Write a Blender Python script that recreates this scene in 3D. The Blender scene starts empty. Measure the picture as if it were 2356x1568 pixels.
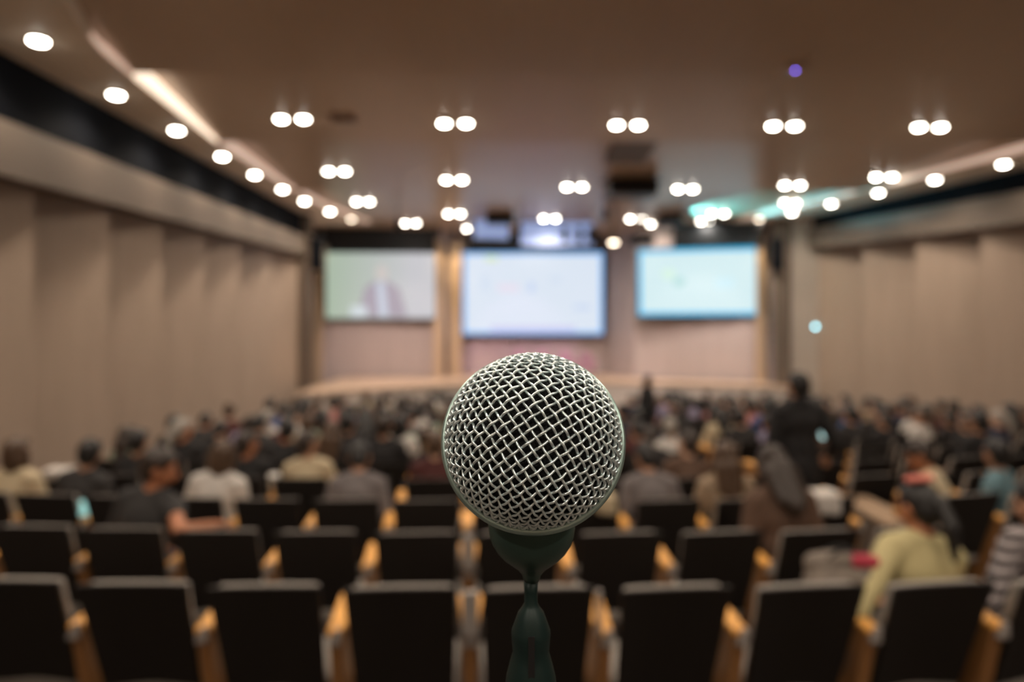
import bpy, bmesh, math, random
from mathutils import Vector, Matrix, Euler
SC = bpy.context.scene
C = SC.collection
PI = math.pi
CAM_Z = 1.9
# ------------------------------------------------------------------ camera, world, exposure
cd = bpy.data.cameras.new('camera'); cam = bpy.data.objects.new('camera', cd); C.objects.link(cam)
cam.location = (0, 0, CAM_Z); cam.rotation_euler = (PI / 2, 0, 0)
cd.sensor_width = 36.0; cd.lens = 24.0; cd.shift_y = -44 / 2356
cd.clip_start = 0.01; cd.clip_end = 100
cd.dof.use_dof = True; cd.dof.focus_distance = 0.172; cd.dof.aperture_fstop = 7.2
SC.camera = cam
w = bpy.data.worlds.new('world'); SC.world = w; w.use_nodes = True
w.node_tree.nodes['Background'].inputs[0].default_value = (0.02, 0.02, 0.022, 1)
w.node_tree.nodes['Background'].inputs[1].default_value = 0.3
SC.view_settings.view_transform = 'Standard'
SC.view_settings.look = 'None'
SC.view_settings.gamma = 1.0
SC.view_settings.use_curve_mapping = False
SC.view_settings.exposure = 0.0
SC.cycles.use_denoising = True
SC.cycles.use_adaptive_sampling = True
SC.cycles.adaptive_threshold = 0.12
SC.cycles.adaptive_min_samples = 20
SC.cycles.max_bounces = 4
SC.cycles.diffuse_bounces = 3
SC.cycles.glossy_bounces = 3
PAIR_W = 196.0      # watts of one double downlight
SOFFIT_W = 120.0    # watts of one perimeter downlight
WARM = (1.0, 0.84, 0.68)

# ------------------------------------------------------------------ helpers
def tag(o, label=None, cat=None, group=None, kind=None):
    if label: o['label'] = label
    if cat: o['category'] = cat
    if group: o['group'] = group
    if kind: o['kind'] = kind
    return o

def thing(name, label, cat, loc=(0, 0, 0), rz=0.0, group=None):
    o = bpy.data.objects.new(name, None); C.objects.link(o)
    o.empty_display_size = 0.1
    o.location = loc; o.rotation_euler = (0, 0, rz)
    return tag(o, label, cat, group)

def finish(me, smooth):
    if smooth:
        for p in me.polygons: p.use_smooth = True

def obj(name, bm, m, parent=None, smooth=False, bevel=0.0):
    me = bpy.data.meshes.new(name)
    bmesh.ops.recalc_face_normals(bm, faces=bm.faces)
    bm.to_mesh(me); bm.free(); finish(me, smooth)
    o = bpy.data.objects.new(name, me); C.objects.link(o)
    for k in (m if isinstance(m, (list, tuple)) else [m]): me.materials.append(k)
    if parent is not None: o.parent = parent
    if bevel:
        b = o.modifiers.new('b', 'BEVEL'); b.width = bevel; b.segments = 3; b.limit_method = 'ANGLE'
    return o

def struct(name, bm, m, parent=None, **k):
    o = obj(name, bm, m, parent, **k)
    if parent is None: o['kind'] = 'structure'
    return o

def box(bm, x0, x1, y0, y1, z0, z1, M=None):
    vs = [bm.verts.new((x, y, z)) for z in (z0, z1) for x, y in ((x0, y0), (x1, y0), (x1, y1), (x0, y1))]
    if M is not None:
        for v in vs: v.co = M @ v.co
    for f in ((3, 2, 1, 0), (4, 5, 6, 7), (0, 1, 5, 4), (1, 2, 6, 5), (2, 3, 7, 6), (3, 0, 4, 7)):
        bm.faces.new([vs[i] for i in f])
    return vs

def hexa(bm, pts):   # 8 points: bottom ring 4, top ring 4
    vs = [bm.verts.new(p) for p in pts]
    for f in ((3, 2, 1, 0), (4, 5, 6, 7), (0, 1, 5, 4), (1, 2, 6, 5), (2, 3, 7, 6), (3, 0, 4, 7)):
        bm.faces.new([vs[i] for i in f])
    return vs

def lathe(bm, prof, n=32, M=None, cap=True):
    rings = []
    for r, z in prof:
        ring = []
        for i in range(n):
            a = 2 * PI * i / n
            v = Vector((r * math.cos(a), r * math.sin(a), z))
            ring.append(bm.verts.new(M @ v if M is not None else v))
        rings.append(ring)
    for a, b in zip(rings, rings[1:]):
        for i in range(n):
            bm.faces.new((a[i], a[(i + 1) % n], b[(i + 1) % n], b[i]))
    if cap:
        bm.faces.new(list(reversed(rings[0]))); bm.faces.new(rings[-1])

def ell(bm, c, r, M=None, n=16):
    T = Matrix.Translation(Vector(c)) @ Matrix.Diagonal((r[0], r[1], r[2], 1))
    if M is not None: T = M @ T
    bmesh.ops.create_uvsphere(bm, u_segments=n, v_segments=max(8, n // 2 + 2), radius=1.0, matrix=T)

def caps(bm, p0, p1, r0, r1, M=None, n=14):
    p0 = Vector(p0); p1 = Vector(p1)
    if M is not None: p0 = M @ p0; p1 = M @ p1
    d = p1 - p0; L = d.length
    R = d.to_track_quat('Z', 'Y').to_matrix().to_4x4(); R.translation = p0
    prof = []
    for i in range(5):
        a = -PI / 2 + (PI / 2) * i / 4
        prof.append((max(r0 * math.cos(a), 0.0004), r0 * math.sin(a)))
    for i in range(5):
        a = (PI / 2) * i / 4
        prof.append((max(r1 * math.cos(a), 0.0004), L + r1 * math.sin(a)))
    lathe(bm, prof, n, R)

def prism(bm, poly, z0, z1):   # poly (x,y) list
    a = [bm.verts.new((x, y, z0)) for x, y in poly]; b = [bm.verts.new((x, y, z1)) for x, y in poly]
    n = len(poly)
    bm.faces.new(list(reversed(a))); bm.faces.new(b)
    for i in range(n): bm.faces.new((a[i], a[(i + 1) % n], b[(i + 1) % n], b[i]))

def ribbon(bm, inner, outer, z0, z1):   # solid strip between two polylines of equal length
    A = [bm.verts.new((x, y, z0)) for x, y in inner]; B = [bm.verts.new((x, y, z0)) for x, y in outer]
    D = [bm.verts.new((x, y, z1)) for x, y in inner]; E = [bm.verts.new((x, y, z1)) for x, y in outer]
    for i in range(len(inner) - 1):
        bm.faces.new((A[i], A[i + 1], B[i + 1], B[i])); bm.faces.new((D[i], E[i], E[i + 1], D[i + 1]))
        bm.faces.new((A[i], D[i], D[i + 1], A[i + 1])); bm.faces.new((B[i], B[i + 1], E[i + 1], E[i]))
    for i in (0, -1): bm.faces.new((A[i], B[i], E[i], D[i]))

# ------------------------------------------------------------------ materials
def mat(name, col, rough=0.6, metal=0.0, emit=None, es=0.0, noise=None, nscale=8.0, bump=0.0, bscale=60.0, spec=None, stretch=None, sheen=0.0):
    m = bpy.data.materials.new(name); m.use_nodes = True
    nt = m.node_tree; b = nt.nodes['Principled BSDF']
    b.inputs['Base Color'].default_value = (*col, 1)
    b.inputs['Roughness'].default_value = rough; b.inputs['Metallic'].default_value = metal
    if spec is not None: b.inputs['Specular IOR Level'].default_value = spec
    if sheen: b.inputs['Sheen Weight'].default_value = sheen
    tc = nt.nodes.new('ShaderNodeTexCoord'); mp = nt.nodes.new('ShaderNodeMapping')
    nt.links.new(tc.outputs['Object'], mp.inputs[0])
    if stretch: mp.inputs['Scale'].default_value = stretch
    if noise:
        t = nt.nodes.new('ShaderNodeTexNoise'); t.inputs['Scale'].default_value = nscale; t.inputs['Detail'].default_value = 4
        r = nt.nodes.new('ShaderNodeMix'); r.data_type = 'RGBA'
        r.inputs[6].default_value = (*col, 1); r.inputs[7].default_value = (*noise, 1)
        nt.links.new(mp.outputs[0], t.inputs['Vector']); nt.links.new(t.outputs[0], r.inputs[0]); nt.links.new(r.outputs[2], b.inputs['Base Color'])
    if bump:
        t2 = nt.nodes.new('ShaderNodeTexNoise'); t2.inputs['Scale'].default_value = bscale
        bp = nt.nodes.new('ShaderNodeBump'); bp.inputs['Strength'].default_value = bump; bp.inputs['Distance'].default_value = 0.01
        nt.links.new(mp.outputs[0], t2.inputs['Vector']); nt.links.new(t2.outputs[0], bp.inputs['Height']); nt.links.new(bp.outputs[0], b.inputs['Normal'])
    if emit:
        b.inputs['Emission Color'].default_value = (*emit, 1); b.inputs['Emission Strength'].default_value = es
    return m

M_wall = mat('wall_wood', (0.40, 0.305, 0.24), 0.6, noise=(0.33, 0.25, 0.195), nscale=2.5, stretch=(2, 2, 0.35))
M_front = mat('front_wood', (0.50, 0.42, 0.41), 0.55, noise=(0.39, 0.33, 0.32), nscale=3, stretch=(3, 3, 0.15))
M_trim = mat('fascia', (0.15, 0.118, 0.092), 0.6, noise=(0.13, 0.10, 0.078), nscale=2)
M_dark = mat('dark_band', (0.0045, 0.0055, 0.008), 0.9, spec=0.1)
M_header = mat('dark_header', (0.02, 0.026, 0.034), 0.6)
M_col = mat('dark_column', (0.14, 0.105, 0.08), 0.6)
M_pale = mat('pale_column', (0.42, 0.36, 0.31), 0.6)
M_pil = mat('pilaster', (0.5, 0.37, 0.25), 0.55)
M_soffit = mat('soffit', (0.86, 0.74, 0.60), 0.6, noise=(0.80, 0.68, 0.55), nscale=1.5)
M_ceil = mat('ceiling_wood', (0.52, 0.38, 0.27), 0.30, noise=(0.44, 0.315, 0.215), nscale=5, spec=0.8, stretch=(4, 0.2, 1))
M_floor = mat('carpet', (0.05, 0.04, 0.035), 0.95, noise=(0.07, 0.055, 0.045), nscale=40, bump=0.4, bscale=300)
M_stage = mat('stage_wood', (0.56, 0.41, 0.31), 0.4, noise=(0.49, 0.35, 0.25), nscale=3, stretch=(0.3, 6, 1))
M_fasc = mat('stage_fascia', (0.6, 0.53, 0.48), 0.5)
M_shell = mat('chair_shell', (0.018, 0.0145, 0.0125), 0.6, bump=0.1, bscale=200, spec=0.25)
M_fabric = mat('chair_fabric', (0.28, 0.25, 0.22), 0.9, noise=(0.21, 0.19, 0.17), nscale=60, sheen=0.2)
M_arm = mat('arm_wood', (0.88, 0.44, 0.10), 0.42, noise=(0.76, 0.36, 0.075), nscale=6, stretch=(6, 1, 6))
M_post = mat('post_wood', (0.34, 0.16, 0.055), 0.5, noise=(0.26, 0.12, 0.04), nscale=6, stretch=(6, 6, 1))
M_grey = mat('grey_metal', (0.30, 0.27, 0.25), 0.45, 0.3)
M_blackm = mat('black_metal', (0.012, 0.012, 0.013), 0.45, 0.2)
M_lens = mat('lamp_lens', (1, 0.95, 0.85), 0.4, emit=(1.0, 0.93, 0.80), es=40)
M_lensdim = mat('lamp_lens_dim', (1, 0.9, 0.8), 0.4, emit=(1.0, 0.82, 0.62), es=12)
M_housing = mat('lamp_housing', (0.25, 0.2, 0.15), 0.5)
M_cove = mat('cove_face_glow', (1, 0.9, 0.8), 0.5, emit=(1.0, 0.80, 0.62), es=1.5)  # emission stands in for cove light falling on the soffit face
M_cove2 = mat('cove_face_glow_soft', (1, 0.9, 0.8), 0.5, emit=(1.0, 0.70, 0.56), es=0.55)
M_skin = [mat('skin_tan', (0.45, 0.24, 0.15), 0.5), mat('skin_light', (0.6, 0.36, 0.25), 0.5), mat('skin_warm', (0.42, 0.17, 0.085), 0.5)]
M_hair = {'black': mat('hair_black', (0.008, 0.007, 0.0065), 0.45, bump=0.5, bscale=90), 'dark brown': mat('hair_dark_brown', (0.025, 0.015, 0.01), 0.45, bump=0.5, bscale=90),
          'brown': mat('hair_brown', (0.07, 0.038, 0.02), 0.45, bump=0.5, bscale=90), 'grey': mat('hair_grey', (0.3, 0.27, 0.24), 0.5, bump=0.5, bscale=90)}
def cloth(n, c, c2=None): return mat('cloth_' + n, c, 0.85, noise=c2 or tuple(x * 0.8 for x in c), nscale=14, bump=0.25, bscale=25)
M_cl = {'black': cloth('black', (0.012, 0.011, 0.012)), 'charcoal': cloth('charcoal', (0.03, 0.028, 0.028)), 'grey': cloth('grey', (0.16, 0.14, 0.14)),
        'white': cloth('white', (0.62, 0.58, 0.54)), 'cream': cloth('cream', (0.55, 0.45, 0.30)), 'maroon': cloth('maroon', (0.07, 0.014, 0.013)),
        'lavender': cloth('lavender', (0.33, 0.29, 0.42)), 'brown': cloth('brown', (0.10, 0.055, 0.035)), 'navy': cloth('navy', (0.015, 0.02, 0.05)),
        'blue': cloth('blue', (0.04, 0.09, 0.25)), 'olive': cloth('olive', (0.10, 0.10, 0.05)), 'yellow': cloth('yellow', (0.50, 0.43, 0.22)),
        'pale green': cloth('pale_green', (0.35, 0.42, 0.33)), 'pink': cloth('pink', (0.5, 0.22, 0.2)), 'teal': cloth('teal', (0.13, 0.23, 0.27)),
        'denim': cloth('denim', (0.05, 0.09, 0.16)), 'tan': cloth('tan', (0.33, 0.24, 0.16))}
def stripe_mat():
    m = mat('cloth_striped', (0.02, 0.018, 0.018), 0.85); nt = m.node_tree
    tc = nt.nodes.new('ShaderNodeTexCoord'); wv = nt.nodes.new('ShaderNodeTexWave'); wv.inputs['Scale'].default_value = 6.5
    wv.bands_direction = 'Z'
    cr = nt.nodes.new('ShaderNodeValToRGB'); cr.color_ramp.interpolation = 'CONSTANT'
    cr.color_ramp.elements[0].color = (0.015, 0.012, 0.012, 1); cr.color_ramp.elements[1].color = (0.3, 0.26, 0.26, 1); cr.color_ramp.elements[1].position = 0.62
    nt.links.new(tc.outputs['Object'], wv.inputs[0]); nt.links.new(wv.outputs[0], cr.inputs[0])
    nt.links.new(cr.outputs[0], nt.nodes['Principled BSDF'].inputs['Base Color']); return m
M_cl['striped'] = stripe_mat()

# ------------------------------------------------------------------ room geometry
def floor_z(y): return -0.078 * (y - 2.7)
SEC = [(-4, -1), (-1, 2), (2, 5), (5, 8.1), (8.1, 11.2), (11.2, 15.4), (15.4, 19.6), (19.6, 24)]
def ceil_z(y):
    for i, (a, b) in enumerate(SEC):
        if a <= y <= b:
            t = (y - a) / (b - a)
            return CAM_Z + (3.0 - 0.08 * t if i == 7 else 3.2 - 0.25 * t)
    return CAM_Z + 3
def xl(y): return -5.38 - 0.0145 * (y - 7.2)                 # plane of the left fascia
def xr(y): return 9.62 + (12.8 - y) * 0.242 if y > 6 else 11.266  # plane of the right fascia
SZ = CAM_Z + 2.9                                              # underside of the perimeter soffits

bm = bmesh.new(); hexa(bm, [(-9, -4.3, floor_z(-4.3) - 0.3), (13, -4.3, floor_z(-4.3) - 0.3), (13, 24.5, floor_z(24.5) - 0.3), (-9, 24.5, floor_z(24.5) - 0.3),
                            (-9, -4.3, floor_z(-4.3)), (13, -4.3, floor_z(-4.3)), (13, 24.5, floor_z(24.5)), (-9, 24.5, floor_z(24.5))])
struct('floor', bm, M_floor)
bm = bmesh.new()                                              # sawtooth ceiling
prof = []
for a, b in SEC: prof += [(a, ceil_z(a + 1e-6)), (b, ceil_z(b - 1e-6))]
for (a, za), (b, zb) in zip(prof, prof[1:]):
    bm.faces.new([bm.verts.new(p) for p in ((-8.5, a, za), (12.5, a, za), (12.5, b, zb), (-8.5, b, zb))])
bm.faces.new([bm.verts.new(p) for p in ((-8.5, -4, CAM_Z + 3.5), (12.5, -4, CAM_Z + 3.5), (12.5, 24, CAM_Z + 3.5), (-8.5, 24, CAM_Z + 3.5))])
bmesh.ops.remove_doubles(bm, verts=bm.verts, dist=1e-5)
struct('ceiling', bm, M_ceil)

def saw_wall(ys, xf, side, zt):
    """pleated wall: each panel runs from recessed (near end) to proud (far end)"""
    bm = bmesh.new(); pts = []
    for a, b in zip(ys, ys[1:]):
        pts += [(xf(a) + side * 0.62, a), (xf(b) + side * 0.20, b)]
    out = [(xf(y) + side * 1.0, y) for x, y in pts]
    ribbon(bm, pts, out, -1.9, zt)
    return bm
ysl = [-4.2, -2.6, -1.0, 0.6, 2.1, 3.6, 5.0, 6.45, 7.97, 9.5, 11.0, 12.55, 14.25, 16.2, 18.35]
struct('wall_left', saw_wall(ysl, xl, -1, CAM_Z + 1.98), M_wall)
ysr = [-4.2, -2.2, -0.2, 1.8, 3.8, 5.8, 7.6, 9.3, 10.95, 12.4, 13.9, 15.5, 17.1, 18.8]
struct('wall_right', saw_wall(ysr, xr, 1, CAM_Z + 2.15), M_wall)
bm = bmesh.new(); box(bm, -8.5, 12.5, -4.6, -4.2, -2, 5.5); struct('wall_back', bm, M_wall)
bm = bmesh.new(); box(bm, -8.9, -8.5, 17.5, 24, -2, 5.5); struct('wall_stage_left', bm, M_wall)

def vribbon(bm, inner, outer, z0, z1):
    A = [[bm.verts.new((x, y, f(y))) for x, y in L] for L in (inner, outer) for f in (z0, z1)]   # inner low, inner high, outer low, outer high
    a, b, c, d = A
    for i in range(len(inner) - 1):
        for p, q in ((a, b), (c, d), (a, c), (b, d)): bm.faces.new((p[i], p[i + 1], q[i + 1], q[i]))
    for i in (0, -1): bm.faces.new((a[i], b[i], d[i], c[i]))
def side_trims(xf, side, ya, yb, n0, zlo, zhi):
    ys = [ya + (yb - ya) * i / 12 for i in range(13)]
    f = lambda o: [(xf(y) + side * o, y) for y in ys]
    bm = bmesh.new(); vribbon(bm, f(0.0), f(0.22), zlo, zhi); struct('trim_%d' % n0, bm, M_trim)
    bm = bmesh.new(); vribbon(bm, f(0.10), f(0.9), zhi, lambda y: SZ); struct('trim_%d' % (n0 + 1), bm, M_dark)
side_trims(xl, -1, -4.2, 18.3, 1, lambda y: CAM_Z + 1.553 + 0.0229 * (y - 7.2), lambda y: CAM_Z + 2.147 + 0.0128 * (y - 7.2))
side_trims(xr, 1, -4.2, 18.9, 3, lambda y: CAM_Z + 1.87 + 0.021 * (y - 12.8), lambda y: CAM_Z + 2.47 + 0.0175 * (y - 12.8))
def interp(T, y):
    if y <= T[0][0]: return T[0][1]
    for (a, va), (b, vb) in zip(T, T[1:]):
        if y <= b: return va + (vb - va) * (y - a) / (b - a)
    return T[-1][1]
IL = [(5.0, -3.95), (6.15, -4.03), (7.15, -4.39), (8.1, -4.52), (11, -4.81), (14.4, -4.87), (17.2, -4.75), (20.3, -4.15)]
IR = [(5.0, 9.6), (11.7, 8.76), (13.3, 8.35), (15.2, 7.9), (17, 7.45), (19.3, 6.6), (20.2, 6.15)]
ILf = lambda y: interp(IL, y); IRf = lambda y: interp(IR, y)
ys = [-4.2 + i * 0.5 for i in range(49)] + [20.3]
bm = bmesh.new(); ribbon(bm, [(ILf(y), y) for y in ys], [(min(xl(y), -5.3) - (0.9 if y < 18.3 else 3.0), y) for y in ys], SZ, SZ + 0.29); struct('soffit_left', bm, M_soffit)
ys = [-4.2 + i * 0.5 for i in range(48)] + [19.75]
bm = bmesh.new(); ribbon(bm, [(IRf(y), y) for y in ys], [(xr(y) + 1.2, y) for y in ys], SZ, SZ + 0.29); struct('soffit_right', bm, M_soffit)

# front wall of vertical boards, following the stage
FP = [(-8.6, 21.6), (-2.5, 22.1), (-1.78, 23.15), (3.1, 23.15), (3.9, 21.5), (8.6, 19.63), (12.5, 18.2)]
bm = bmesh.new(); inner = []; k = 0
for (x0, y0), (x1, y1) in zip(FP, FP[1:]):
    L = math.hypot(x1 - x0, y1 - y0); n = max(1, round(L / 0.42)); nx, ny = (y1 - y0) / L, -(x1 - x0) / L
    for i in range(n):
        o = (0.0, 0.03)[k % 2]; k += 1
        for t in (i / n, (i + 1) / n - 0.0005): inner.append((x0 + (x1 - x0) * t + nx * o, y0 + (y1 - y0) * t + ny * o))
ribbon(bm, inner, [(x, 24.3) for x, y in inner], -2, 5.2)
struct('wall_front', bm, M_front)

def wallbox(name, m, x, y, wd, dp, z0, z1, rz=0.0, parent=None):
    bm = bmesh.new(); box(bm, -wd / 2, wd / 2, -dp / 2, dp / 2, z0, z1)
    o = obj(name, bm, m, parent, bevel=0.004); o.location = (x, y, 0); o.rotation_euler = (0, 0, rz)
    return o
RZL, RZR = math.atan2(0.5, 6.1), math.atan2(-1.87, 4.7)
trims = [(M_header, -4.2, 21.75, 3.5, 0.3, CAM_Z + 2.24, CAM_Z + 2.97, RZL), (M_header, 0.72, 22.95, 4.3, 0.3, CAM_Z + 2.42, CAM_Z + 2.97, 0),
         (M_header, 6.1, 20.35, 2.5, 0.3, CAM_Z + 2.25, CAM_Z + 2.97, RZR),
         (M_col, -5.62, 18.5, 0.34, 0.3, -2, CAM_Z + 2.9, 0), (M_col, 7.62, 19.2, 0.42, 0.35, -2, CAM_Z + 2.9, RZR),
         (M_pale, 8.25, 18.95, 0.85, 0.3, -2, CAM_Z + 2.9, RZR)]
for i, (m, x, y, wd, dp, z0, z1, rz) in enumerate(trims):
    wallbox('trim_%d' % (5 + i), m, x, y, wd, dp, z0, z1, rz)['kind'] = 'structure'
for i, (x, y, wd) in enumerate([(-2.36, 21.85, 0.30), (-1.86, 22.35, 0.42), (7.26, 19.95, 0.22), (-6.1, 21.5, 0.22)]):
    wallbox('trim_%d' % (11 + i), M_pil, x, y, wd, 0.16, -1.5, CAM_Z + 2.6)['kind'] = 'structure'

# stage
SE = [(-5.4, 16.9), (-4.8, 17.0), (-4, 17.7), (-3, 18.5), (-1.5, 19.3), (0, 19.7), (1.5, 19.95), (3, 20.0), (5, 19.55), (6.8, 18.95), (8.1, 18.4)]
def stage_y(x): return interp(SE, x)
bm = bmesh.new(); prism(bm, SE + [(8.1, 19.6), (3.95, 21.3), (3.1, 23.0), (-1.7, 23.0), (-2.5, 22.0), (-5.4, 21.7)], CAM_Z - 1.84, CAM_Z - 1.76)
stg = struct('stage_floor', bm, M_stage)
bm = bmesh.new(); ribbon(bm, [(x, y + 0.03) for x, y in SE], [(x, y + 0.15) for x, y in SE], -1.6, CAM_Z - 1.84); struct('stage_fascia', bm, M_fasc)

# ------------------------------------------------------------------ lamps
ORD = ['first', 'second', 'third', 'fourth', 'fifth', 'sixth', 'seventh', 'eighth', 'ninth', 'tenth', 'eleventh', 'twelfth', 'thirteenth', 'fourteenth',
       'fifteenth', 'sixteenth', 'seventeenth', 'eighteenth', 'nineteenth', 'twentieth']
def spot(name, parent, loc, aim, watts, col, size=PI * 0.8, blend=0.6, radius=0.07):
    l = bpy.data.lights.new(name, 'SPOT'); l.energy = watts; l.color = col; l.spot_size = size; l.spot_blend = blend; l.shadow_soft_size = radius
    o = bpy.data.objects.new(name, l); C.objects.link(o); o.parent = parent; o.location = loc
    o.rotation_euler = (Vector(aim)).to_track_quat('-Z', 'Y').to_euler(); return o
def downlight(x, y, z, label, cat, group, offs, watts, lens, r=0.075, col=WARM, size=PI * 0.8):
    t = thing('ceiling_downlight', label, cat, (x, y, z), 0, group)
    for dx in offs:
        bm = bmesh.new(); lathe(bm, [(r + 0.025, 0.03), (r + 0.025, -0.012), (r + 0.004, -0.016), (r + 0.004, 0.0), (r, 0.01)], 24, Matrix.Translation((dx, 0, 0)), cap=False)
        ring = obj('trim_ring', bm, M_housing, t, smooth=True)
        bm = bmesh.new(); lathe(bm, [(r, -0.004), (r * 0.92, -0.024), (r * 0.5, -0.038), (0.004, -0.042)], 24, Matrix.Translation((dx, 0, 0)))
        obj('lens', bm, lens, t, smooth=True)
    spot('downlight_beam', t, (0, 0, -0.05), (0, 0.0, -1), watts, col, size, 0.7, 0.09)
    return t
ROWS = {'first': [(-3.27, 10.16), (-0.86, 10.33), (1.76, 10.4), (4.16, 10.44), (6.42, 10.49)],
        'second': [(-3.53, 13.75), (-1.22, 14.4), (1.37, 14.97), (3.85, 15.16), (6.09, 14.83), (7.72, 14.17)],
        'third': [(-3.8, 17.4), (-1.59, 18.82), (1.07, 19.45), (3.54, 19.5), (5.69, 18.82), (7.15, 17.49)],
        'fourth': [(-3.05, 20.54), (-1.27, 21.6), (0.79, 22.3), (4.38, 20.7), (5.75, 20.2)]}
for row, L in ROWS.items():
    for i, (x, y) in enumerate(L):
        dim = row == 'fourth' and i in (1,)
        downlight(x, y, ceil_z(y) - 0.005, 'glowing twin ceiling downlight, %s from the left wall in the %s ceiling row' % (ORD[i], row), 'ceiling light',
                  'twin downlights in the wooden ceiling', (-0.165, 0.165), PAIR_W * (0.3 if row == 'fourth' else 1), M_lens)
for j, yy in enumerate((6.0, 1.6, -2.4)):                      # rows of the same fittings over the seats and behind the camera
    for i, x in enumerate((-2.6, 0.1, 2.8, 5.5)):
        downlight(x, yy, ceil_z(yy) - 0.005, 'glowing twin ceiling downlight over the %s, %s from the left wall' % (('empty seat rows', 'microphone', 'rear of the hall')[j], ORD[i]), 'ceiling light',
                  'twin downlights in the wooden ceiling', (-0.155, 0.155), PAIR_W, M_lens)
SL = [(-4.87, 7.02), (-5.04, 8.69), (-5.06, 10.3), (-5.06, 11.92), (-5.05, 13.4), (-5.0, 14.88), (-4.96, 16.32), (-4.76, 17.85), (-4.52, 19.2)]
for i, (x, y) in enumerate(SL):
    t = downlight(x, y, SZ - 0.003, 'round downlight in the left soffit, %s along from the camera end' % ORD[i], 'ceiling light', 'downlights in the left soffit', (0,), SOFFIT_W, M_lens if i < 8 else M_lensdim, 0.083)
SR = [(9.0, 12.5), (8.6, 13.88), (8.2, 15.28), (7.8, 16.68), (7.38, 18.0), (6.95, 19.2)]
for i, (x, y) in enumerate(SR):
    downlight(x, y, SZ - 0.003, 'round downlight in the right soffit, %s along from the camera end' % ORD[i], 'ceiling light', 'downlights in the right soffit', (0,), SOFFIT_W * 0.45, M_lens if i < 5 else M_lensdim, 0.083)
for i, y in enumerate((5.35, 3.7, 2.0)):
    downlight(-4.85, y, SZ - 0.003, 'round soffit downlight beside the empty seats, %s from the microphone' % ORD[2 - i], 'ceiling light', 'downlights in the left soffit', (0,), SOFFIT_W, M_lens, 0.083)
for i, (x, y) in enumerate([(9.5, 11.0), (9.6, 9.4), (9.9, 7.8)]):
    downlight(x, y, SZ - 0.003, 'round soffit downlight nearer the camera on the right, %s of three' % ORD[i], 'ceiling light', 'downlights in the right soffit', (0,), SOFFIT_W, M_lens, 0.083)

# lit soffit face painted as glowing wedges that taper with the sloping ceiling
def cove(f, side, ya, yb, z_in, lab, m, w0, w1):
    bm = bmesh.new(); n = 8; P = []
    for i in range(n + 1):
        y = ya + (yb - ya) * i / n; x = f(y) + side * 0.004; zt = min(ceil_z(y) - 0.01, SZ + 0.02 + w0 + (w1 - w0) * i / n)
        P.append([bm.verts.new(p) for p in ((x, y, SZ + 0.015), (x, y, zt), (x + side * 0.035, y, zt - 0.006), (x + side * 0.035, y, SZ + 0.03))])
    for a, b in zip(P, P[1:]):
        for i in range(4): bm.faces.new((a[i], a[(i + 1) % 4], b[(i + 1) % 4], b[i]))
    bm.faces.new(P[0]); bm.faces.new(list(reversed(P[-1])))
    tag(obj('cove_glow', bm, m), lab, 'cove light', 'painted cove glow along the soffit edges')
cove(ILf, 1, 8.15, 11.1, 0, 'brightest wedge-shaped painted cove glow on the edge of the left soffit', M_cove, 0.24, 0.06)
cove(ILf, 1, 7.0, 8.05, 0, 'dim pink painted cove glow nearest the camera on the left soffit', M_cove2, 0.05, 0.10)
cove(ILf, 1, 11.3, 15.2, 0, 'pinkish painted cove glow further along the left soffit edge', M_cove2, 0.22, 0.05)
cove(ILf, 1, 15.6, 20.0, 0, 'faint painted cove glow at the stage end of the left soffit', M_cove2, 0.1, 0.05)
cove(IRf, -1, 11.3, 14.6, 0, 'painted cove glow on the edge of the right soffit near the camera', M_cove2, 0.14, 0.05)
cove(IRf, -1, 15.5, 19.4, 0, 'faint painted cove glow at the stage end of the right soffit', M_cove2, 0.08, 0.04)

# ------------------------------------------------------------------ screens
def screen(x, y, z, wd, ht, rz, label, base, es, border, bs, shapes):
    t = thing('projection_screen', label, 'screen', (x, y, z), rz)
    bm = bmesh.new(); box(bm, -wd / 2 - 0.03, wd / 2 + 0.03, 0.0, 0.07, -ht / 2 - 0.03, ht / 2 + 0.03); obj('frame', bm, M_blackm, t)
    mb = mat('screen_border', (0.03, 0.03, 0.03), 0.6, emit=border, es=bs)
    bm = bmesh.new(); box(bm, -wd / 2, wd / 2, -0.012, -0.001, -ht / 2, ht / 2); obj('screen_edge', bm, mb, t)
    ms = base if not isinstance(base, tuple) else mat('screen_picture', (0.03, 0.03, 0.03), 0.6, emit=base, es=es)
    e = 0.11 if bs > 0.9 else 0.0
    bm = bmesh.new(); box(bm, -wd / 2 + e, wd / 2 - e, -0.02, -0.0125, -ht / 2 + e, ht / 2 - e); pic = obj('screen_picture', bm, ms, t)
    for i, (nm, pts, col, s) in enumerate(shapes):
        bm = bmesh.new(); n = len(pts)
        yv = -0.0215 - 0.0012 * i
        a = [bm.verts.new((px * wd / 2, yv, pz * ht / 2)) for px, pz in pts]; b = [bm.verts.new((px * wd / 2, yv + 0.001, pz * ht / 2)) for px, pz in pts]
        bm.faces.new(a); bm.faces.new(list(reversed(b)))
        for j in range(n): bm.faces.new((a[j], b[j], b[(j + 1) % n], a[(j + 1) % n]))
        o = obj(nm, bm, mat('picture_' + nm, (0.03, 0.03, 0.03), 0.6, emit=col, es=s), pic)
    return t
def circ(cx, cy, rx, ry, n=20): return [(cx + rx * math.cos(2 * PI * i / n), cy + ry * math.sin(2 * PI * i / n)) for i in range(n)]
def rect(x0, x1, y0, y1): return [(x0, y0), (x1, y0), (x1, y1), (x0, y1)]
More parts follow.
